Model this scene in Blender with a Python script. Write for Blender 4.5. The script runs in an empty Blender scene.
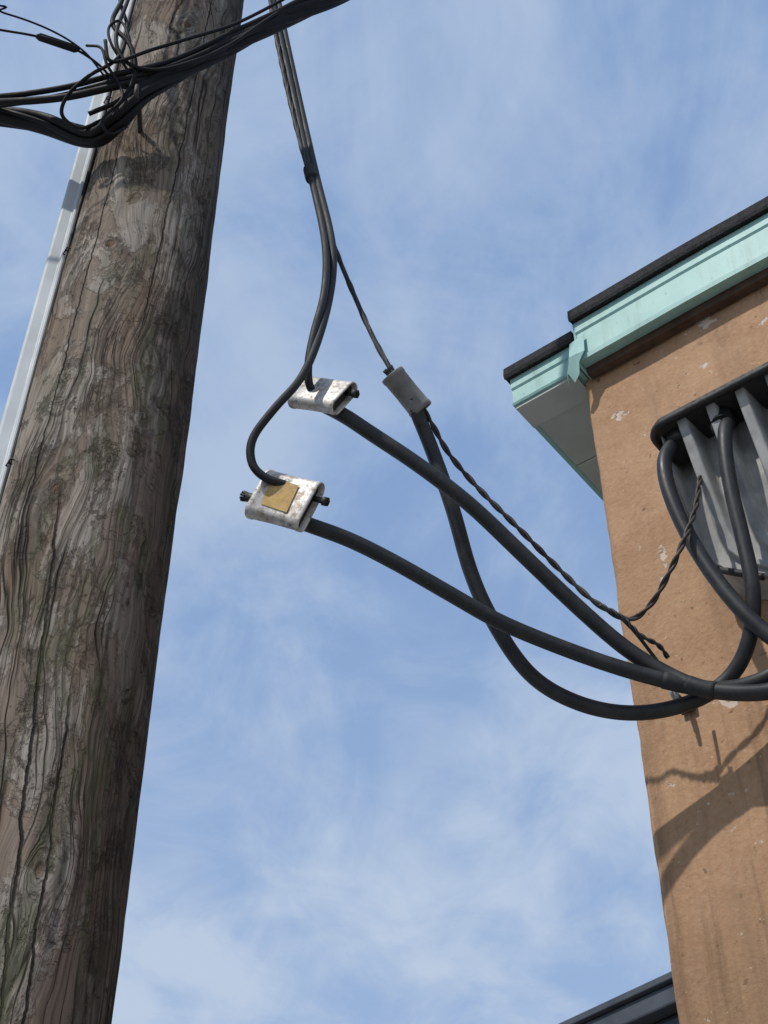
import bpy, bmesh, math, random
from mathutils import Vector, Matrix, noise as mnoise
random.seed(4)
scene=bpy.context.scene
COL=scene.collection
# ---------------------------------------------------------------- helpers
def empty(name,loc=(0,0,0)):
    e=bpy.data.objects.new(name,None); e.location=loc; COL.objects.link(e); e.empty_display_size=.1
    return e
def mk(name,verts,faces,mat=None,parent=None,smooth=False,uvs=None):
    me=bpy.data.meshes.new(name); me.from_pydata([tuple(v) for v in verts],[],faces)
    if uvs is not None:
        l=me.uv_layers.new(name="UVMap")
        for i,lp in enumerate(me.loops): l.data[i].uv=uvs[i]
    if mat: me.materials.append(mat)
    if smooth:
        for p in me.polygons: p.use_smooth=True
    me.update()
    o=bpy.data.objects.new(name,me); COL.objects.link(o)
    if parent:
        o.parent=parent; o.matrix_parent_inverse=Matrix.Translation(-Vector(parent.location))
    return o
def fixn(o):
    bm=bmesh.new(); bm.from_mesh(o.data); bmesh.ops.recalc_face_normals(bm,faces=bm.faces); bm.to_mesh(o.data); bm.free()
def bevel(o,w,seg=2):
    m=o.modifiers.new('bev','BEVEL'); m.width=w; m.segments=seg; m.limit_method='ANGLE'; m.angle_limit=math.radians(35)
def catmull(pts,n=10):
    pts=[Vector(p) for p in pts]
    P=[pts[0]*2-pts[1]]+pts+[pts[-1]*2-pts[-2]]
    out=[]
    for i in range(1,len(P)-2):
        a,b,c,d=P[i-1:i+3]
        for k in range(n):
            t=k/n
            out.append(.5*((2*b)+(c-a)*t+(2*a-5*b+4*c-d)*t*t+(-a+3*b-3*c+d)*t**3))
    out.append(pts[-1].copy()); return out
def smoothpath(p,it=3):
    for _ in range(it):
        q=[v.copy() for v in p]
        for i in range(1,len(p)-1): q[i]=(p[i-1]+p[i]*2+p[i+1])/4
        p=q
    return p
def frames(path):
    T=[]
    for i in range(len(path)):
        a=path[max(i-1,0)]; b=path[min(i+1,len(path)-1)]; T.append((b-a).normalized())
    n=T[0].orthogonal().normalized(); F=[]
    for i,t in enumerate(T):
        n=(n-t*n.dot(t)).normalized(); F.append((t,n,t.cross(n)))
    return F
def tube(name,path,r,mat,parent=None,seg=16,rf=None):
    F=frames(path); V=[];Q=[]
    for i,(p,(t,n,b)) in enumerate(zip(path,F)):
        rr=rf(i/(len(path)-1)) if rf else r
        for k in range(seg):
            a=2*math.pi*k/seg; V.append(p+(n*math.cos(a)+b*math.sin(a))*rr)
    for i in range(len(path)-1):
        for k in range(seg):
            a=i*seg+k;b=i*seg+(k+1)%seg; Q.append((a,b,b+seg,a+seg))
    Q.append(tuple(range(seg))[::-1]); Q.append(tuple((len(path)-1)*seg+k for k in range(seg)))
    return mk(name,V,Q,mat,parent,True)
def mm(s): return [tuple(float(x)/1000 for x in q.split(',')) for q in s.split()]
def cable(name,pts,r,mat,parent=None,n=10,it=3,seg=16,**k):
    return tube(name,smoothpath(catmull(pts,n),it),r,mat,parent,seg,**k)
def helix(path,rad,pitch,ph):
    F=frames(path); L=0; out=[]
    for i,(p,(t,n,b)) in enumerate(zip(path,F)):
        if i: L+=(path[i]-path[i-1]).length
        a=ph+2*math.pi*L/pitch; out.append(p+(n*math.cos(a)+b*math.sin(a))*rad)
    return out
# ---------------------------------------------------------------- nodes
class NT:
    def __init__(s,name):
        s.m=bpy.data.materials.new(name); s.m.use_nodes=True; s.t=s.m.node_tree; s.n=s.t.nodes
        s.b=s.n['Principled BSDF']
    def L(s,a,b): s.t.links.new(a,b)
    def put(s,sock,v):
        if isinstance(v,bpy.types.NodeSocket): s.L(v,sock)
        elif v is not None: sock.default_value=v
    def math(s,op,a,b=None,c=None,clamp=False):
        n=s.n.new('ShaderNodeMath'); n.operation=op; n.use_clamp=clamp
        for i,v in enumerate((a,b,c)):
            if v is not None: s.put(n.inputs[i],v)
        return n.outputs[0]
    def vmul(s,v,sc):
        n=s.n.new('ShaderNodeVectorMath'); n.operation='MULTIPLY'; s.put(n.inputs[0],v); s.put(n.inputs[1],sc); return n.outputs[0]
    def vadd(s,v,sc):
        n=s.n.new('ShaderNodeVectorMath'); n.operation='ADD'; s.put(n.inputs[0],v); s.put(n.inputs[1],sc); return n.outputs[0]
    def noise(s,v,scale=1,detail=5,rough=.55,dist=0):
        n=s.n.new('ShaderNodeTexNoise'); s.put(n.inputs['Vector'],v)
        n.inputs['Scale'].default_value=scale;n.inputs['Detail'].default_value=detail
        n.inputs['Roughness'].default_value=rough;n.inputs['Distortion'].default_value=dist
        return n.outputs['Fac']
    def rng(s,v,a,b,c=0,d=1,smooth=False):
        n=s.n.new('ShaderNodeMapRange')
        if smooth: n.interpolation_type='SMOOTHSTEP'
        s.put(n.inputs[0],v)
        for i,x in enumerate((a,b,c,d)): n.inputs[i+1].default_value=x
        return n.outputs[0]
    def mix(s,f,a,b,mode='MIX'):
        n=s.n.new('ShaderNodeMix'); n.data_type='RGBA'; n.blend_type=mode
        s.put(n.inputs[0],f)
        for i,v in ((6,a),(7,b)):
            if isinstance(v,(tuple,list)): n.inputs[i].default_value=(*v[:3],1)
            else: s.L(v,n.inputs[i])
        return n.outputs[2]
    def bump(s,h,strength,dist,prev=None):
        n=s.n.new('ShaderNodeBump'); n.inputs['Strength'].default_value=strength; n.inputs['Distance'].default_value=dist
        s.put(n.inputs['Height'],h)
        s.L(n.outputs[0],s.b.inputs['Normal']); return n.outputs[0]
    def obj(s): return s.n.new('ShaderNodeTexCoord').outputs['Object']
    def uv(s): return s.n.new('ShaderNodeTexCoord').outputs['UV']
    def sep(s,v):
        n=s.n.new('ShaderNodeSeparateXYZ'); s.L(v,n.inputs[0]); return n.outputs
    def comb(s,x,y,z=0.0):
        n=s.n.new('ShaderNodeCombineXYZ')
        for i,v in enumerate((x,y,z)): s.put(n.inputs[i],v)
        return n.outputs[0]
    def col(s,v): s.L(v,s.b.inputs['Base Color'])
    def rough(s,v): s.put(s.b.inputs['Roughness'],v)
def simple(name,c1,c2,scale,rough=.6,metal=0,bs=0,bd=.002,bscale=None,detail=5):
    t=NT(name); o=t.obj(); n=t.noise(o,scale,detail,.6)
    t.col(t.mix(t.rng(n,.35,.65),c1,c2)); t.b.inputs['Metallic'].default_value=metal
    n2=t.noise(o,scale*2.3,3,.6); t.rough(t.rng(n2,.3,.7,rough-.1,rough+.1))
    if bs: t.bump(t.noise(o,bscale or scale*3,4,.65),bs,bd)
    return t.m
def wood():
    t=NT('weathered_pole_wood'); uv=t.uv(); x,y,_=t.sep(uv)
    u=x
    knots=[(-.067,4.23,.026),(-.066,3.48,.022),(.0,5.21,.034),(.03,2.72,.018),(-.3,3.9,.03),(.3,4.6,.03),(.06,3.85,.016)]
    core=0.0; rings=0.0
    wob=t.math('MULTIPLY',t.math('SUBTRACT',t.noise(t.comb(t.math('MULTIPLY',x,9),t.math('MULTIPLY',y,8)),1,4,.65),.5),.040)
    for ku,kz,kr in knots:
        du=t.math('ADD',t.math('SUBTRACT',x,ku),wob); dz=t.math('MULTIPLY',t.math('ADD',t.math('SUBTRACT',y,kz),wob),.55)
        d2=t.math('ADD',t.math('MULTIPLY',du,du),t.math('MULTIPLY',dz,dz))
        e=t.math('EXPONENT',t.math('MULTIPLY',d2,-1/(kr*kr*5.5)))
        u=t.math('SUBTRACT',u,t.math('MULTIPLY',t.math('MULTIPLY',du,e),.92))
        d=t.math('SQRT',d2)
        c=t.rng(d,kr*.15,kr*.40,1,0,True); core=t.math('MAXIMUM',core,c)
        rr=t.math('MULTIPLY',t.math('SINE',t.math('MULTIPLY',d,750)),t.rng(d,kr*.3,kr*1.5,.6,0,True))
        rings=t.math('ADD',rings,rr)
    swn=t.noise(t.comb(t.math('MULTIPLY',x,4),t.math('MULTIPLY',y,2.0)),1,3,.5)
    u=t.math('ADD',u,t.math('MULTIPLY',swn,.13))
    def nz(su,sv,det,ro,dist=0,base=None): return t.noise(t.comb(t.math('MULTIPLY',base or u,su),t.math('MULTIPLY',y,sv)),1,det,ro,dist)
    g1=nz(150,5,5,.72); g2=nz(36,2.0,5,.62); g3=nz(9,1.4,4,.55)
    # growth-ring figure
    fig=t.math('SINE',t.math('ADD',t.math('MULTIPLY',u,430),t.math('MULTIPLY',g3,16)))
    figm=t.math('MULTIPLY',t.rng(fig,.1,.95,0,1),t.rng(nz(6,2,3,.5,0,x),.40,.58))
    pat=nz(8,3.6,8,.72,.5,x); pat2=nz(16,7,7,.74,.8,x); big=nz(5,2.0,6,.66,.4,x)
    flake=t.rng(pat,.48,.535,0,1,True)
    flake2=t.rng(pat2,.55,.61,0,1,True)
    c=t.mix(t.rng(g2,.3,.7),(.150,.115,.088),(.33,.27,.215))
    c=t.mix(t.rng(g1,.32,.68),t.mix(.5,c,(.045,.035,.028)),c)
    grey=t.mix(t.rng(g1,.32,.66),(.17,.15,.13),(.42,.375,.325))
    c=t.mix(t.math('MULTIPLY',flake,.75),c,grey)
    c=t.mix(t.math('MULTIPLY',figm,.55),c,(.075,.052,.036))
    darkc=t.mix(t.rng(g1,.35,.65),(.03,.025,.02),(.11,.09,.072))
    c=t.mix(t.math('MULTIPLY',flake2,.65),c,darkc)
    c=t.mix(t.rng(g3,.48,.70,0,.65),c,(.165,.108,.07))
    c=t.mix(t.rng(big,.55,.64,0,.7,True),c,t.mix(t.rng(g2,.3,.7),(.028,.024,.019),(.10,.084,.066)))
    def contour(n,w): return t.rng(t.math('ABSOLUTE',t.math('SUBTRACT',n,.5)),0,w,1,0)
    ck1=t.math('MULTIPLY',contour(nz(13,.4,3,.45),.010),t.rng(nz(5,1.2,2,.5,0,x),.44,.54))
    ck2=t.math('MULTIPLY',contour(nz(40,1.1,3,.5),.022),t.rng(nz(9,2,2,.5),.50,.62))
    ck3=t.math('MULTIPLY',contour(nz(5,10,6,.72,.5,x),.006),t.rng(pat2,.48,.58))
    wb=t.math('MULTIPLY',t.math('SUBTRACT',t.noise(t.comb(0.0,t.math('MULTIPLY',y,9)),1,4,.7),.5),.022)
    lc=0.0
    for u0,z0,sl,za,zb_,wd in ((-.055,3.45,-.07,2.3,3.52,.0026),(.045,4.6,.02,3.9,5.6,.0018),(-.11,4.2,.01,3.3,4.9,.0014),(.02,3.2,-.03,1.6,3.1,.0020)):
        uc=t.math('ADD',t.math('ADD',t.math('MULTIPLY',t.math('SUBTRACT',y,z0),sl),u0),wb)
        dd=t.math('ABSOLUTE',t.math('SUBTRACT',x,uc))
        m=t.math('MULTIPLY',t.rng(dd,wd*.5,wd*1.3,1,0),t.math('MULTIPLY',t.rng(y,za,za+.15),t.rng(y,zb_-.15,zb_,1,0)))
        lc=t.math('MAXIMUM',lc,m)
    ck=t.math('MAXIMUM',t.math('MAXIMUM',t.math('MAXIMUM',ck1,t.math('MULTIPLY',ck2,.7)),t.math('MULTIPLY',ck3,.8)),lc)
    c=t.mix(t.math('MULTIPLY',ck,.92),c,(.012,.010,.008))
    edge=t.math('MULTIPLY',contour(pat,.008),t.rng(g3,.42,.58))
    c=t.mix(t.math('MULTIPLY',edge,.5),c,(.035,.026,.02))
    c=t.mix(t.rng(rings,-.15,-.5,0,.55),c,(.055,.038,.026))
    c=t.mix(t.math('MULTIPLY',core,.7),c,(.12,.065,.035))
    am=t.rng(nz(20,3.0,6,.72,0,x),.49,.60)
    al=t.math('MULTIPLY',t.rng(x,-.10,.12,.45,1),t.math('MULTIPLY',am,t.rng(y,5.0,3.6,.3,1)))
    c=t.mix(t.math('MULTIPLY',al,.72),c,(.068,.082,.036))
    dk=t.rng(t.math('ADD',x,t.math('MULTIPLY',t.math('SUBTRACT',pat,.5),.14)),.07,.16,0,.68,True)  # shade on the pole's right side, painted into the wood colour
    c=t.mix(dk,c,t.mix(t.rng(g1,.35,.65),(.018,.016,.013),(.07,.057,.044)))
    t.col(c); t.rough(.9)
    t.b.inputs['Specular IOR Level'].default_value=.15
    h=t.math('ADD',t.math('MULTIPLY',g1,.40),t.math('MULTIPLY',g2,.6))
    h=t.math('ADD',h,t.math('MULTIPLY',flake,.5)); h=t.math('SUBTRACT',h,t.math('MULTIPLY',flake2,.45))
    h=t.math('SUBTRACT',h,t.math('MULTIPLY',figm,.28))
    h=t.math('SUBTRACT',h,t.math('MULTIPLY',ck,1.5)); h=t.math('ADD',h,t.math('MULTIPLY',rings,.12))
    h=t.math('SUBTRACT',h,t.math('MULTIPLY',core,.5))
    t.bump(h,.9,.0065)
    return t.m
def stucco():
    t=NT('tan_painted_stucco'); o=t.obj(); x,y,z=t.sep(o)
    n1=t.noise(o,2.2,6,.6); n2=t.noise(o,13,7,.68,.5); n3=t.noise(o,90,4,.7)
    st=t.noise(t.vmul(o,(9,9,1.1)),1,6,.65)
    c=t.mix(t.rng(n1,.35,.65),(.36,.208,.112),(.43,.265,.152))
    c=t.mix(t.rng(n2,.42,.64,0,.55),c,(.30,.162,.085))
    c=t.mix(t.rng(n3,.35,.7,0,.35),c,(.54,.38,.25))
    c=t.mix(t.rng(st,.50,.70,0,.65),c,(.20,.125,.072))
    sx=t.noise(t.vmul(o,(26,26,1.6)),1,5,.6)
    c=t.mix(t.math('MULTIPLY',t.rng(sx,.52,.66,0,.65),t.rng(z,3.6,3.2,0,1)),c,(.15,.09,.052))
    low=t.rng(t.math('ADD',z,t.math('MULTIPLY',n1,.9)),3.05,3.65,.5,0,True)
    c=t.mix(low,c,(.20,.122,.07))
    cn=t.noise(o,14,5,.6); chip=t.rng(cn,.665,.68,0,1)
    c=t.mix(t.math('MULTIPLY',chip,.85),c,(.58,.50,.42))
    sp=t.noise(t.vadd(o,(8,1,4)),55,3,.6); c=t.mix(t.rng(sp,.69,.73,0,.7),c,(.55,.46,.37))
    dk=t.noise(t.vadd(o,(5,3,1)),38,4,.6); c=t.mix(t.rng(dk,.65,.71,0,.65),c,(.11,.065,.04))
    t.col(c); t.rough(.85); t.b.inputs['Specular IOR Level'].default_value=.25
    h=t.math('ADD',t.math('MULTIPLY',n2,1.0),t.math('MULTIPLY',n3,.5)); h=t.math('ADD',h,t.math('MULTIPLY',n1,1.5))
    h=t.math('ADD',h,t.math('MULTIPLY',chip,-.4))
    t.bump(h,.65,.007); return t.m
def metalwhite():
    t=NT('weathered_aluminium_cover'); o=t.obj()
    n=t.noise(o,24,6,.72); n2=t.noise(t.vadd(o,(3,1,7)),70,5,.7); n3=t.noise(t.vadd(o,(1,9,2)),38,6,.7)
    c=t.mix(t.rng(n,.35,.65),(.46,.45,.43),(.70,.69,.66))
    c=t.mix(t.rng(n3,.53,.65,0,.75),c,(.30,.19,.10))
    c=t.mix(t.rng(n2,.51,.65,0,.75),c,(.19,.16,.125))
    c=t.mix(t.rng(n,.56,.69,0,.75),c,(.12,.10,.08))
    t.col(c); t.rough(t.rng(n2,.3,.7,.4,.7)); t.b.inputs['Metallic'].default_value=.35
    t.bump(n2,.45,.0012); return t.m
def sticker():
    t=NT('faded_yellow_label'); o=t.obj(); n=t.noise(o,60,6,.7)
    c=t.mix(t.rng(n,.4,.6),(.58,.38,.11),(.42,.26,.09)); c=t.mix(t.rng(t.noise(o,140,4,.6),.54,.64,0,.7),c,(.48,.41,.30))
    t.col(c); t.rough(.75); return t.m
def rubber(name,c=(.016,.018,.020),dust=(.05,.05,.048),rough=.45,spec=.35):
    t=NT(name); o=t.obj(); n=t.noise(o,22,5,.65); n2=t.noise(o,160,3,.6)
    k=t.mix(t.rng(n,.45,.75,0,.7),c,dust); k=t.mix(t.rng(n2,.60,.70,0,.5),k,dust)
    t.col(k); t.rough(t.rng(n,.3,.7,rough-.06,rough+.18)); t.b.inputs['Specular IOR Level'].default_value=spec
    t.bump(t.noise(o,260,3,.6),.15,.0008); return t.m
def mint():
    t=NT('mint_painted_metal'); o=t.obj(); n=t.noise(o,5,6,.6); st=t.noise(t.vmul(o,(40,40,5)),1,5,.65)
    c=t.mix(t.rng(n,.35,.65),(.25,.46,.43),(.31,.53,.49))
    c=t.mix(t.rng(st,.50,.72,0,.45),c,(.18,.28,.25))
    sp=t.noise(o,75,4,.6); c=t.mix(t.rng(sp,.65,.71,0,.55),c,(.10,.11,.09))
    t.col(c); t.rough(.55); t.bump(t.noise(o,4,4,.5),.5,.008); return t.m
WOOD=wood(); STUC=stucco(); ALU=metalwhite(); STK=sticker(); RUB=rubber('black_cable_insulation')
RUB2=rubber('aged_cable_jacket',(.016,.018,.020),(.045,.045,.044),.58,.3); MINT=mint()
BLK=rubber('black_span_jacket',(.006,.006,.007),(.018,.018,.018),.6,.2)
BARE=simple('oxidised_bare_wire',(.022,.019,.018),(.058,.048,.040),60,.6,.3,.3,.001)
GREYC=simple('grey_plastic_cover',(.12,.12,.118),(.20,.195,.185),30,.55,0,.2,.001)
CAST=simple('cast_grey_metal',(.22,.222,.215),(.36,.36,.345),18,.65,0,.35,.0015,120)
DARKR=simple('dark_gasket',(.010,.010,.011),(.025,.025,.025),30,.65)
ROOF=simple('black_roll_roofing',(.010,.010,.011),(.026,.026,.027),60,.95,0,1,.004,200)
SOFF=simple('grey_green_soffit',(.36,.41,.385),(.46,.50,.47),6,.7,0,.2,.002)
ESHADE=simple('dark_eave_shade',(.05,.025,.015),(.09,.05,.03),20,.8,0,.4,.003)  # dark brown that paints the shade under the eave
GALV=simple('galvanised_conduit',(.30,.32,.33),(.42,.44,.45),7,.5,.2,.1,.001)
PVC=simple('pale_grey_cable_guard',(.36,.39,.40),(.47,.505,.52),5,.6,0,.15,.002)
SLATE=simple('slate_blue_siding',(.03,.038,.05),(.055,.065,.08),6,.7,0,.3,.003)
CONC=simple('concrete_ground',(.24,.235,.22),(.34,.33,.31),3,.9,0,.6,.01,60)
# ---------------------------------------------------------------- ground
mk('ground',[(-400,-400,0),(400,-400,0),(400,400,0),(-400,400,0)],[(0,1,2,3)],CONC)
# ---------------------------------------------------------------- utility pole
PX,PY=-.56,2.0
pole=empty('utility_pole',(PX,PY,0))
def prad(z): return .161-.0055*(z-3.6)
NR,NZ=168,800; H=9.5
V=[];Q=[];UV=[]
a0=math.atan2(-.963,.27)
for j in range(NZ+1):
    z=H*j/NZ
    for i in range(NR+1):
        th=-math.pi+2*math.pi*i/NR; r=prad(z)
        ii=th if i<NR else -math.pi
        q=Vector((math.cos(ii)*1.3,math.sin(ii)*1.3,z*.6))
        r+=.008*mnoise.noise(q*1.3)+.0045*mnoise.noise(Vector((math.cos(ii)*5,math.sin(ii)*5,z*2.2)))+.0036*mnoise.noise(Vector((math.cos(ii)*14,math.sin(ii)*14,z*3.5)))+.0016*mnoise.noise(Vector((math.cos(ii)*30,math.sin(ii)*30,z*9)))
        for ku,kz,kr in ((-.067,4.23,.03),(-.066,3.48,.022),(0,5.21,.034)):
            d2=(th*.16-ku)**2+((z-kz)*.6)**2; r+=.006*math.exp(-d2/(kr*kr))
        V.append((PX+r*math.cos(a0+th),PY+r*math.sin(a0+th),z))
for j in range(NZ):
    for i in range(NR):
        a=j*(NR+1)+i; Q.append((a,a+1,a+NR+2,a+NR+1))
        u0=(-math.pi+2*math.pi*i/NR)*.16; u1=(-math.pi+2*math.pi*(i+1)/NR)*.16; z0=H*j/NZ; z1=H*(j+1)/NZ
        UV+= [(u0,z0),(u1,z0),(u1,z1),(u0,z1)]
Q.append(tuple(NZ*(NR+1)+i for i in range(NR))); UV+=[(0,H)]*NR
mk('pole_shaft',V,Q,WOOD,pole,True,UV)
def on_pole(th,z,extra): 
    r=prad(z)+extra; return Vector((PX+r*math.cos(a0+th),PY+r*math.sin(a0+th),z))
thg=-1.66; V=[];Q=[]
prof=[(-.042,-.02),(-.042,.006),(-.034,.008),(-.031,.034),(-.027,.038),(.027,.038),(.031,.034),(.034,.008),(.042,.006),(.042,-.02)]
er=Vector((math.cos(a0+thg),math.sin(a0+thg),0)); et=Vector((-er.y,er.x,0))
zs=[0.5*k for k in range(18)]
for z in zs:
    b=on_pole(thg,z,.002)
    for (a,o) in prof: V.append(b+et*a+er*o)
n=len(prof)
for j in range(len(zs)-1):
    for i in range(n-1): Q.append((j*n+i,j*n+i+1,(j+1)*n+i+1,(j+1)*n+i))
g=mk('cable_guard',V,Q,PVC,pole); bevel(g,.003)
gw=[on_pole(-1.26+.012*math.sin(z*3),z,.006) for z in [0.1*k for k in range(1,80)]]
tube('ground_wire',gw,.0050,BLK,pole,8)
for z in (2.9,3.62,4.3,4.95):
    b=on_pole(-1.26,z,.004); er2=Vector((math.cos(a0-1.26),math.sin(a0-1.26),0)); et2=Vector((-er2.y,er2.x,0))
    tube('staple',[b-et2*.011-er2*.01,b-et2*.011+er2*.008,b+et2*.011+er2*.008,b+et2*.011-er2*.01],.002,DARKR,pole,6)
# ---------------------------------------------------------------- brown building
C=Vector((.51,2.45,0)); AS=Vector((.792,-.6105,0)).normalized(); AO=Vector((-AS.y,AS.x,0))*-1
def W(s,o,z): return C+AS*s+AO*o+Vector((0,0,z))
bld=empty('stucco_building',tuple(C))
def boxw(name,s0,s1,o0,o1,z0,z1,mat,parent,bv=0):
    V=[W(s,o,z) for z in (z0,z1) for (s,o) in ((s0,o0),(s1,o0),(s1,o1),(s0,o1))]
    F=[(0,1,2,3),(4,7,6,5),(0,4,5,1),(1,5,6,2),(2,6,7,3),(3,7,4,0)]
    ob=mk(name,V,F,mat,parent); fixn(ob)
    if bv: bevel(ob,bv)
    return ob
path=[]
for k in range(15): path.append((0,-7+k*(7-.02)/14))
for k in range(0,7):
    ph=math.pi/2*k/6; path.append((.014-.014*math.cos(ph),-.014+.014*math.sin(ph)))
for k in range(1,60): path.append((.014+k*.04,0))
path+= [(3,0),(4.5,0),(6,0)]
NZW=230
V=[];F=[]
for j in range(NZW+1):
    z=4.60*j/NZW
    for (s,o) in path:
        w=.005*mnoise.noise(Vector((s*2.2,o*2,z*1.6)))+.0028*mnoise.noise(Vector((s*9,o*3,z*9)))+.0012*mnoise.noise(Vector((s*20,o*3,z*22)))
        V.append(W(s-(w if s<.02 else 0),o+w,z))
m_=len(path)
for j in range(NZW):
    for i in range(m_-1): F.append((j*m_+i,j*m_+i+1,(j+1)*m_+i+1,(j+1)*m_+i))
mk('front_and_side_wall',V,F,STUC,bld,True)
boxw('rear_wall',0,6,-7.1,-7.0,0,4.60,STUC,bld)
boxw('end_wall',6,6.1,-7.1,0,0,4.60,STUC,bld)
def extr(name,pts,s0,s1,mat,parent,seg=1):
    V=[];F=[];n=len(pts)
    for k in range(seg+1):
        s=s0+(s1-s0)*k/seg
        wv=.003*mnoise.noise(Vector((s*4.1,2.2,0))) if seg>1 else 0
        for (o,z) in pts: V.append(W(s,o+wv,z+wv*.6))
    for k in range(seg):
        for i in range(n): F.append((k*n+i,k*n+(i+1)%n,(k+1)*n+(i+1)%n,(k+1)*n+i))
    F.append(tuple(range(n))); F.append(tuple(seg*n+i for i in range(n))[::-1])
    ob=mk(name,V,F,mat,parent); fixn(ob); return ob
zb=4.503
extr('front_fascia',[(.03,zb),(.062,zb-.004),(.064,zb+.010),(.058,zb+.016),(.058,zb+.105),(.063,zb+.111),(.063,zb+.148),(.058,zb+.152),(.03,zb+.152)],.026,6.1,MINT,bld,60)
extr('roof_edge',[(-.3,4.656),(.066,4.656),(.078,4.650),(.081,4.66),(.078,4.692),(.068,4.698),(-.3,4.71)],.020,6.12,ROOF,bld,60)
boxw('eave_shadow_strip',.028,6.1,.0075,.029,4.478,4.652,ESHADE,bld)  # dark strip standing in for the shadow band below the fascia
boxw('fascia_end_cap',.020,.0255,.0,.060,4.49,4.652,MINT,bld)
# side overhang
extr('side_fascia_return',[(-.05,4.5),(.040,4.5),(.043,4.506),(.037,4.512),(.037,4.56),(.042,4.566),(.043,4.60),(-.05,4.60)],-.19,.012,MINT,bld)
extr('side_roof_return',[(-.3,4.603),(.047,4.603),(.056,4.598),(.060,4.61),(.056,4.640),(-.3,4.645)],-.200,.012,ROOF,bld)
boxw('side_fascia',-.19,-.175,-7.1,-.052,4.5,4.60,MINT,bld,.003)
boxw('side_roof_edge',-.205,-.014,-7.1,-.302,4.603,4.645,ROOF,bld,.004)
for k in range(36):
    o0=-.052-k*.19
    boxw('soffit_board',-.174,-.004,o0-.187,o0,4.497,4.507,SOFF,bld,.0015)
boxw('soffit_front',-.186,-.004,-.050,.034,4.490,4.4985,SOFF,bld)
boxw('flat_roof',-.01,6.1,-7.1,-.302,4.605,4.69,ROOF,bld)
# crumpled metal end flap hooked over the fascia at the corner
def flap(pts,F):
    ob=mk('bent_end_flap',[W(*p) for p in pts],F,MINT,bld); sm=ob.modifiers.new('s','SOLIDIFY'); sm.thickness=.0018
flap([(.008,.066,4.575),(.052,.067,4.585),(.050,.072,4.515),(.030,.070,4.487),(.010,.083,4.505),(-.004,.074,4.462),(.006,.060,4.432),(.022,.062,4.452)],
     [(0,1,2,4),(2,3,4),(4,3,7,5),(5,7,6)])
flap([(.006,.064,4.56),(-.012,.045,4.56),(-.020,.050,4.49),(-.006,.073,4.462),(-.014,.06,4.44)],[(0,1,2,3),(3,2,4)])
# ---------------------------------------------------------------- service head
sh=empty('service_entrance_head',tuple(W(.52,.1,3.8)))
sc=.52
def lerp(pts,z):
    for (a,b),(c,d) in zip(pts,pts[1:]):
        if z<=c: t=(z-a)/(c-a); return b+(d-b)*max(0,t)
    return pts[-1][1]
def hw(z): return lerp([(3.44,.045),(3.50,.07),(3.557,.16),(3.60,.225),(3.64,.257),(3.68,.266),(3.80,.270),(3.96,.275)],z)
def oz(z): return lerp([(3.44,.085),(3.557,.10),(3.673,.128),(3.80,.168),(3.93,.208),(3.96,.215)],z)
NU,NV=224,70; V=[];F=[]
for j in range(NV+1):
    z=3.44+.52*j/NV
    for i in range(NU+1):
        q=-1+2*i/NU; h=hw(z)
        edge=min(1,(1-abs(q))/.06); prof_=math.sqrt(max(0,1-(1-edge)**2))
        ph=(q+1)*4.0%1.0
        ridge=max(0,1-abs(ph-.5)/.5)
        x_=min(1,max(0,(ridge-.30)/.28)); pocket=x_*x_*(3-2*x_)
        dp=lerp([(3.44,0),(3.56,.008),(3.66,.020),(3.78,.036),(3.88,.062),(3.96,.09)],z)
        o=.004+(oz(z)-.004)*prof_ - dp*pocket*prof_
        V.append(W(sc+q*h,max(.004,o),z))
for j in range(NV):
    for i in range(NU): a=j*(NU+1)+i; F.append((a,a+1,a+NU+2,a+NU+1))
mk('ribbed_body',V,F,CAST,sh,True)
def slab(name,s0,s1,o1,z0,z1,r,mat):
    P=[(s0,.004)]
    for k in range(9):
        a=math.pi-math.pi/2*k/8; P.append((s0+r+r*math.cos(a),o1-r+r*math.sin(a)))
    for k in range(9):
        a=math.pi/2-math.pi/2*k/8; P.append((s1-r+r*math.cos(a),o1-r+r*math.sin(a)))
    P.append((s1,.004)); n=len(P)
    V=[W(s,o,z0) for s,o in P]+[W(s,o,z1) for s,o in P]
    F=[tuple(range(n)),tuple(range(n,2*n))[::-1]]+[(i,(i+1)%n,n+(i+1)%n,n+i) for i in range(n)]
    ob=mk(name,V,F,mat,sh); fixn(ob); bevel(ob,.003); return ob
slab('hood_gasket',.238,.802,.228,3.948,3.958,.04,DARKR)
slab('hood_top',.240,.800,.226,3.9585,3.970,.04,DARKR)
rimp=[W(.240,.01,3.945)]+[W(.240+.04+.04*math.cos(math.pi-math.pi/2*k/6),.228-.04+.04*math.sin(math.pi-math.pi/2*k/6),3.948) for k in range(7)]+[W(.76,.228,3.948)]+[W(.80,.19,3.948),W(.80,.01,3.948)]
tube('rim_bead',rimp,.008,DARKR,sh,10)
rb=[W(sc-hw(z)*.995,.02+.75*(oz(z)-.02),z) for z in (3.945,3.85,3.75,3.68,3.64)]+[W(sc-hw(z)*.97,.012+.9*(oz(z)-.012),z) for z in (3.60,3.575,3.555)]
tube('side_gasket',smoothpath(catmull(rb,6),2),.0075,DARKR,sh,10)
tube('cable_bushing',[W(.287,.17,3.945),W(.287,.175,3.90),W(.287,.18,3.895)],.030,DARKR,sh,22)
tube('cable_bushing',[W(.39,.17,3.945),W(.39,.185,3.90),W(.39,.19,3.895)],.024,DARKR,sh,22)
cond=[W(sc,.055,3.50),W(sc,.055,3.0),W(sc,.055,.02)]
tube('riser_conduit',cond,.042,GALV,sh,28)
tube('conduit_collar',[W(sc,.055,3.53),W(sc,.055,3.42)],.052,CAST,sh,28)
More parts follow.
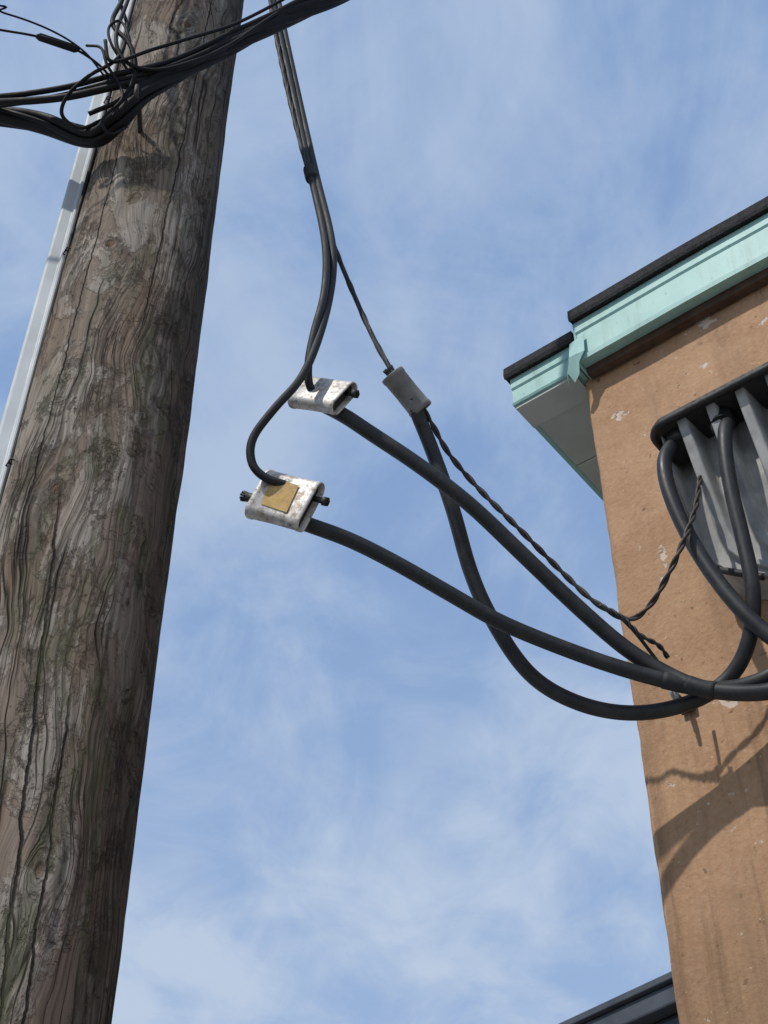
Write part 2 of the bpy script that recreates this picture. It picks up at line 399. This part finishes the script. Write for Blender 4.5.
for z in (2.9,1.9,.9): boxw('conduit_strap',sc-.065,sc+.065,.008,.016,z-.015,z+.015,GALV,sh,.002)
# ---------------------------------------------------------------- cables
A=mm("-136,2000,3901 -80,2007,3865 -28,2018,3826 72,2044,3756 171,2078,3680 267,2122,3593 362,2166,3506 454,2203,3426 526,2215,3371 591,2199,3316 657,2174,3285 716,2154,3276 762,2135,3296 761,2117,3328 727,2121,3367 683,2124,3434 642,2128,3530 606,2127,3644 584,2120,3751 583,2119,3838 605,2128,3900 634,2143,3941")
B=mm("-193,2050,3623 -163,2059,3614 -66,2084,3589 31,2111,3547 128,2143,3501 223,2173,3456 338,2199,3415 450,2212,3374 558,2210,3334 638,2201,3315 720,2176,3326 798,2128,3373 836,2079,3480 838,2022,3637 835,1994,3808 850,2000,3905 870,2060,3945")
Cc=mm("59,2034,3952 71,2059,3927 100,2097,3860 141,2142,3729 173,2199,3615 215,2239,3517 286,2284,3415 380,2300,3356 482,2289,3325 581,2251,3321 655,2208,3349 692,2156,3402 703,2107,3480 699,2084,3589 692,2064,3708 694,2049,3809 707,2049,3880 735,2090,3940")
N=mm("48,2037,3966 71,2039,3946 96,2067,3920 137,2104,3853 198,2134,3779 276,2156,3686 353,2191,3608 416,2199,3530 475,2192,3480 518,2173,3499 553,2132,3541 584,2105,3596 624,2106,3694 651,2120,3794 665,2150,3830")
N2=mm("425,2195,3519 463,2189,3482 495,2199,3445 528,2204,3424 547,2222,3407")
N3=mm("453,2198,3502 488,2210,3462 526,2238,3419 557,2260,3383 600,2305,3394")
U1=mm("-387,2059,6199 -325,2007,5684 -251,1994,5200 -178,1980,4717 -134,1946,4396 -128,1935,4194 -145,1933,4053 -155,1946,3970 -154,1965,3922 -142,1991,3909")
U2=mm("-370,2068,6218 -309,2016,5703 -239,2004,5218 -165,1980,4717 -121,1949,4420 -113,1954,4274 -129,1938,4076 -164,1935,3909 -216,1936,3809 -257,1958,3745 -257,1978,3695 -229,1992,3667 -182,2003,3656")
U3=mm("-376,2050,6179 -330,1997,5665 -263,1984,5181 -182,1980,4717 -116,1995,4446 -72,2007,4291 -26,2016,4140 13,2015,4027 34,2016,3983")
drop=empty('building_service_cables',(.5,2.2,3.35))
cable('line_cable_1',A,.0158,RUB,drop,it=6)
cable('line_cable_2',B,.0152,RUB,drop,it=6)
cable('line_cable_3',Cc,.0152,RUB,drop,it=6)
pn=smoothpath(catmull(N,30),8)
for ph in (0,math.pi): tube('neutral_strand',helix(pn,.0029,.085,ph),.0036,BARE,drop,8)
pn2=smoothpath(catmull(N2,12),3)
for ph in (0,3.14): tube('tie_strand',helix(pn2,.0026,.04,ph),.0026,RUB,drop,8)
tube('tie_wire',smoothpath(catmull(N3,12),3),.0038,RUB,drop,8)
for path_,f in ((A,9),(B,8)):
    pth=smoothpath(catmull(path_,10),6)[f*10-3:f*10+5]
    tube('tape_wrap',pth,.0168,RUB2,drop,16)
over=empty('overhead_service_drop',(-.2,1.98,4.8))
cable('drop_wire_1',U1,.0086,RUB2,over,it=4,seg=12)
cable('drop_wire_2',U2,.0086,RUB2,over,it=4,seg=12)
pu=smoothpath(catmull(U3,24),6)
tube('messenger_wire',pu,.0054,RUB2,over,10)
for ph in (0,3.14): tube('messenger_wrap',helix(pu,.0048,.22,ph),.0018,BARE,over,6)
cable('bundle_tie',[(-.1815,1.981,4.745),(-.180,1.981,4.735),(-.176,1.980,4.71),(-.174,1.979,4.70)],.0165,RUB2,over,seg=14,it=1)
# ---------------------------------------------------------------- bundles crossing the pole
span=empty('communication_cable_span',(-.56,1.77,4.72))
T1=mm("-2600,2150,5010 -1700,1960,4900 -1080,1872,4825 -921,1853,4774 -802,1840,4716 -681,1824,4632 -618,1784,4630 -557,1761,4724 -448,1783,4915 -267,1810,5172 -92,1848,5418 105,1915,5776 900,2150,6900")
T2=mm("-2600,2150,5040 -1700,1960,4930 -1080,1865,4842 -908,1807,4752 -755,1769,4716 -633,1734,4708 -506,1750,4806 -380,1776,4993 -254,1795,5187 -92,1825,5441 105,1884,5807 900,2130,6930")
p1=smoothpath(catmull(T1,24),6)
for i,ph in enumerate((0,1.3,2.6,3.9,5.1)): tube('bundle_cable',helix(p1,(.0115,.0125,.0115,.016,.017)[i],1.1,ph),(.0150,.0125,.014,.0105,.007)[i],BLK,span,12)
p2=smoothpath(catmull(T2,20),5)
for i,ph in enumerate((0,3.14)): tube('thin_cable',helix(p2,.007,1.2,ph),(.0095,.007)[i],BLK,span,8)
T4=mm("-2600,2170,5060 -1700,1930,4965 -1080,1850,4860 -920,1805,4780 -755,1755,4730 -633,1725,4735 -506,1745,4840 -380,1772,5030 -240,1790,5215 -92,1815,5455 105,1884,5850 900,2130,6970")
cable('thin_cable',T4,.0075,BLK,span,seg=8)
cable('splice_wire',mm("-2600,1640,4960 -1500,1600,4850 -1020,1619,4796 -882,1635,4780 -790,1647,4769 -710,1666,4749 -656,1703,4740 -615,1734,4708 -564,1746,4697"),.0030,BLK,span,seg=8)
tube('splice_sleeve',[Vector((-.80,1.646,4.771)),Vector((-.79,1.647,4.769)),Vector((-.71,1.666,4.750)),Vector((-.70,1.668,4.748))],.008,BLK,span,12,rf=lambda t:.004 if t in(0,1) else .0095)
cable('loop_wire',mm("-900,1950,8200 -690,1750,6000 -678,1715,5282 -660,1727,5114 -616,1704,4924 -620,1705,4780 -675,1708,4707 -726,1740,4674 -740,1773,4641 -698,1794,4620 -650,1785,4640"),.0045,BLK,span,seg=8)
cable('loop_wire',mm("-860,1950,8200 -650,1750,6000 -631,1715,5282 -631,1703,5066 -634,1692,4865 -606,1709,4777 -545,1725,4760 -471,1740,4816 -377,1767,4960 -219,1797,5256 105,1900,5790 900,2140,6915"),.005,BLK,span,seg=8)
cable('loop_wire',mm("-2600,1620,4990 -1020,1590,4826 -882,1606,4809 -767,1635,4780 -687,1671,4744 -638,1726,4717 -589,1748,4709"),.0025,BLK,span,seg=8)
cable('loop_wire',mm("-650,1676,4810 -629,1697,4746 -550,1707,4821 -465,1721,4907 -360,1765,5075 -221,1802,5322"),.0045,BLK,span,seg=8)
cable('loop_wire',mm("-700,1700,4830 -660,1690,4800 -640,1700,4740 -610,1730,4700 -600,1740,4650 -640,1760,4600 -620,1780,4570 -590,1790,4620"),.0035,BLK,span,seg=8)
cable('loop_wire',mm("-560,1745,4690 -590,1740,4760 -640,1700,4830 -655,1690,4900 -630,1690,4930 -600,1700,4850 -585,1735,4740"),.0035,BLK,span,seg=8)
cable('loop_wire',mm("-880,1950,8200 -670,1750,6000 -655,1712,5290 -648,1712,5100 -652,1695,4930 -600,1700,4840 -580,1725,4760 -600,1750,4680 -680,1775,4650"),.006,BLK,span,seg=8)
tube('hook_bolt',smoothpath(catmull([(-.575,1.86,4.69),(-.57,1.78,4.69),(-.57,1.745,4.675),(-.57,1.735,4.70),(-.575,1.75,4.73)],8),1),.006,BARE,span,10)
# ---------------------------------------------------------------- connectors
XR=Vector((1,0,0)); UP=Vector((0,-.704,.7102)); FW=Vector((0,.7102,.704))
def connector(cen,ax,lo,L,LW,TH,mat,label=False,stubs=()):
    cen=Vector(cen); ax=Vector(ax).normalized(); lo=Vector(lo); lo=(lo-ax*lo.dot(ax)).normalized(); nn=ax.cross(lo).normalized()
    root=empty('cable_connector',tuple(cen))
    def stad(hl,r,k=10):
        P=[]
        for i in range(k+1):
            a=-math.pi/2+math.pi*i/k; P.append((hl+r*math.cos(a),r*math.sin(a)))
        for i in range(k+1):
            a=math.pi/2+math.pi*i/k; P.append((-hl+r*math.cos(a),r*math.sin(a)))
        return P
    r=TH/2; hl=LW/2-r
    rings=[(L/2-.02,hl,r-.0045),(L/2-.0008,hl,r-.0040),(L/2,hl,r-.003),(L/2,hl,r-.001),(L/2-.0015,hl,r),(L/2-.010,hl,r),(L/2-.012,hl,r-.0012),(0,hl-.0005,r-.0014)]
    full=rings+[(-a,h,q) for a,h,q in rings[:-1][::-1]]
    V=[];F=[]
    for a,h,q in full:
        for (x,y) in stad(h,q):
            p=cen+ax*a+lo*x+nn*y
            V.append(p+nn*.0012*mnoise.noise(p*28)+ax*.0012*mnoise.noise(p*24+Vector((5,0,0))))
    n=len(stad(1,1))
    for j in range(len(full)-1):
        for i in range(n): F.append((j*n+i,j*n+(i+1)%n,(j+1)*n+(i+1)%n,(j+1)*n+i))
    ob=mk('cover_shell',V,F,mat,root,True); fixn(ob)
    V=[]
    for a,q in ((-L/2+.012,r-.0055),(L/2-.012,r-.0055)):
        for (x,y) in stad(hl,q): V.append(cen+ax*a+lo*x+nn*y)
    F=[(i,(i+1)%n,n+(i+1)%n,n+i) for i in range(n)]+[tuple(range(n)),tuple(range(n,2*n))[::-1]]
    mk('inner_clamp',V,F,DARKR,root)
    if label:
        sg=nn if nn.dot(-Vector(cen)+Vector((0,0,1.6)))>0 else -nn
        c2=cen+sg*(r+.0006)-ax*.004
        w=hl*.82; l=L*.25; V=[];F=[]
        for a in (-1,-.5,0,.5,1):
            for b in (-1,0,1): V.append(c2+ax*(a*l+.002*b)+lo*(b*w+.002*a)+sg*.0004*abs(a))
        for i in range(4):
            for j in range(2): F.append((i*3+j,i*3+j+1,i*3+j+4,i*3+j+3))
        mk('warning_label',V,F,STK,root)
    for sgn,off,ln,rd,hd in stubs:
        b=cen+lo*hl*off+ax*sgn*(L/2-.01)
        tube('wire_stub',[b,b+ax*sgn*(ln+.01)],rd,DARKR,root,12)
        if hd: tube('bolt_head',[b+ax*sgn*(ln),b+ax*sgn*(ln+.010)],rd*1.6,DARKR,root,6)
        else:
            for k in range(9):
                a=k*.7; e=(lo*math.cos(a)+nn*math.sin(a))*rd*.75
                tube('strand_end',[b+ax*sgn*ln+e*.8,b+ax*sgn*(ln+.018)+e*1.25],.0028,DARKR,root,6)
    return root
connector((-.192,2.018,3.632),XR*.88-UP*.22-FW*.46,XR*-.40-UP*.84-FW*.42,.124,.112,.036,ALU,True,((-1,.35,.022,.0095,False),(1,-.50,.026,.0060,True)))
connector((-.126,1.985,3.905),XR*.80-UP*.16-FW*.55,XR*.60+UP*.62+FW*.55,.116,.094,.034,ALU,False,((1,.62,.018,.006,True),(-1,-.3,.012,.009,False)))
connector((.048,2.032,3.968),XR*.62-UP*.76-FW*.05,XR*.76+UP*.62,.100,.054,.050,GREYC,False,((-1,.1,.008,.011,False),))
# ---------------------------------------------------------------- wall anchor
q=Vector((.60,2.36,3.40)); sA=(q-C).dot(AS)
an=empty('wall_cable_anchor',tuple(W(sA,.02,3.42)))
boxw('anchor_plate',sA-.016,sA+.016,.006,.011,3.385,3.415,BARE,an,.002)
tube('anchor_bolt',[W(sA,.0,3.40),W(sA,.05,3.40)],.006,BARE,an,10)
tube('anchor_eye',[W(sA,.062+.014*math.cos(a),3.40+.014*math.sin(a)) for a in [k*math.pi/8 for k in range(17)]],.004,GALV,an,8)
# ---------------------------------------------------------------- neighbouring building
nb=empty('dark_sided_building',(1.25,7.54,0))
E=Vector((-.669,.743,0)).normalized(); EN=Vector((E.y,-E.x,0)) 
if EN.y<0: EN=-EN
NB=Vector((1.25,7.54,0))
def boxn(name,a0,a1,b0,b1,z0,z1,mat,bv=.004):
    V=[NB+E*a+EN*b+Vector((0,0,z)) for z in (z0,z1) for a,b in ((a0,b0),(a1,b0),(a1,b1),(a0,b1))]
    ob=mk(name,V,[(0,1,2,3),(4,7,6,5),(0,4,5,1),(1,5,6,2),(2,6,7,3),(3,7,4,0)],mat,nb); fixn(ob); bevel(ob,bv); return ob
boxn('wall_core',-1.7,7,.1,6,0,5.2,SLATE)
for k in range(34): boxn('siding_lap',-1.7,7,.06,.099,5.02-.15*k,5.16-.15*k,SLATE,.006)
boxn('gutter',-1.75,7.05,-.02,.09,5.19,5.30,SLATE,.012)
boxn('roof_trim',-1.78,7.08,-.05,6.1,5.305,5.345,SLATE,.006)
boxn('roof_membrane',-1.7,7.0,.1,6,5.346,5.37,ROOF)
# ---------------------------------------------------------------- light, sky
sunv=Vector((-.50,-.52,.80)).normalized()
el=math.asin(sunv.z); az=math.atan2(sunv.x,sunv.y)
sd=bpy.data.lights.new('sun','SUN'); sd.energy=3.1; sd.angle=math.radians(1.0); sd.color=(1,.95,.88)
so=bpy.data.objects.new('sun',sd); COL.objects.link(so); so.rotation_euler=sunv.to_track_quat('Z','Y').to_euler(); so.location=(0,0,20)
w=bpy.data.worlds.new('World'); scene.world=w; w.use_nodes=True; t=w.node_tree; n=t.nodes; n.clear()
out=n.new('ShaderNodeOutputWorld'); bg=n.new('ShaderNodeBackground'); sky=n.new('ShaderNodeTexSky')
sky.sky_type='NISHITA'; sky.sun_disc=False; sky.sun_elevation=el; sky.sun_rotation=az%(2*math.pi); sky.air_density=1.0; sky.dust_density=1.0; sky.ozone_density=1.0
tc=n.new('ShaderNodeTexCoord'); sx=n.new('ShaderNodeSeparateXYZ'); t.links.new(tc.outputs['Generated'],sx.inputs[0])
def M(op,a,b=None,clamp=False):
    k=n.new('ShaderNodeMath'); k.operation=op; k.use_clamp=clamp
    for i,v in enumerate((a,b)):
        if v is None: continue
        if isinstance(v,(int,float)): k.inputs[i].default_value=v
        else: t.links.new(v,k.inputs[i])
    return k.outputs[0]
zz=M('MAXIMUM',sx.outputs[2],.06)
cx=n.new('ShaderNodeCombineXYZ'); t.links.new(M('DIVIDE',sx.outputs[0],zz),cx.inputs[0]); t.links.new(M('DIVIDE',sx.outputs[1],zz),cx.inputs[1])
def MAP(rot,sc_,loc):
    mp=n.new('ShaderNodeMapping'); t.links.new(cx.outputs[0],mp.inputs[0]); mp.inputs['Rotation'].default_value=(0,0,rot); mp.inputs['Scale'].default_value=sc_; mp.inputs['Location'].default_value=loc
    return mp.outputs[0]
m1=MAP(-.5,(1.3,1.0,1),(4.3,2.4,0)); m2=MAP(.5,(2.6,1.4,1),(.3,1.4,0))
def NZ_(m,scale,det,ro,dist):
    k=n.new('ShaderNodeTexNoise'); t.links.new(m,k.inputs['Vector']); k.inputs['Scale'].default_value=scale;k.inputs['Detail'].default_value=det;k.inputs['Roughness'].default_value=ro;k.inputs['Distortion'].default_value=dist
    return k.outputs['Fac']
def MR(v,a,b,c,d):
    k=n.new('ShaderNodeMapRange'); k.interpolation_type='SMOOTHSTEP'; t.links.new(v,k.inputs[0])
    for i,q_ in enumerate((a,b,c,d)): k.inputs[i+1].default_value=q_
    return k.outputs[0]
def MX(f,a,b):
    k=n.new('ShaderNodeMix'); k.data_type='RGBA'
    if isinstance(f,float): k.inputs[0].default_value=f
    else: t.links.new(f,k.inputs[0])
    for i,v in ((6,a),(7,b)):
        if isinstance(v,tuple): k.inputs[i].default_value=(*v,1)
        else: t.links.new(v,k.inputs[i])
    return k.outputs[2]
c1=NZ_(m1,1.5,3,.5,.4); c2=NZ_(m1,4.5,8,.60,.6); c3=NZ_(m2,2.2,8,.62,.9)
f=M('ADD',M('ADD',M('MULTIPLY',c1,.48),M('MULTIPLY',c2,.28)),M('MULTIPLY',c3,.24))
hz=MX(.6,sky.outputs[0],(1.75,2.95,5.3))
base=MR(f,.41,.60,.04,.72)
low=MR(sx.outputs[2],.40,.85,.30,0.0)   # more haze towards the horizon
cf=M('ADD',base,low,True)
col=MX(cf,hz,(3.4,4.1,5.2))
t.links.new(col,bg.inputs[0]); bg.inputs[1].default_value=.145; t.links.new(bg.outputs[0],out.inputs[0])
scene.view_settings.view_transform='Standard'; scene.view_settings.look='None'; scene.view_settings.exposure=0
# ---------------------------------------------------------------- camera
cd=bpy.data.cameras.new('camera'); cam=bpy.data.objects.new('camera',cd); COL.objects.link(cam)
cd.sensor_fit='VERTICAL'; cd.sensor_height=36; cd.lens=52.03; cd.clip_start=.05; cd.clip_end=2000
cam.location=(0,0,1.6); cam.rotation_euler=(math.pi/2+math.atan(1467/1480),0,0); scene.camera=cam
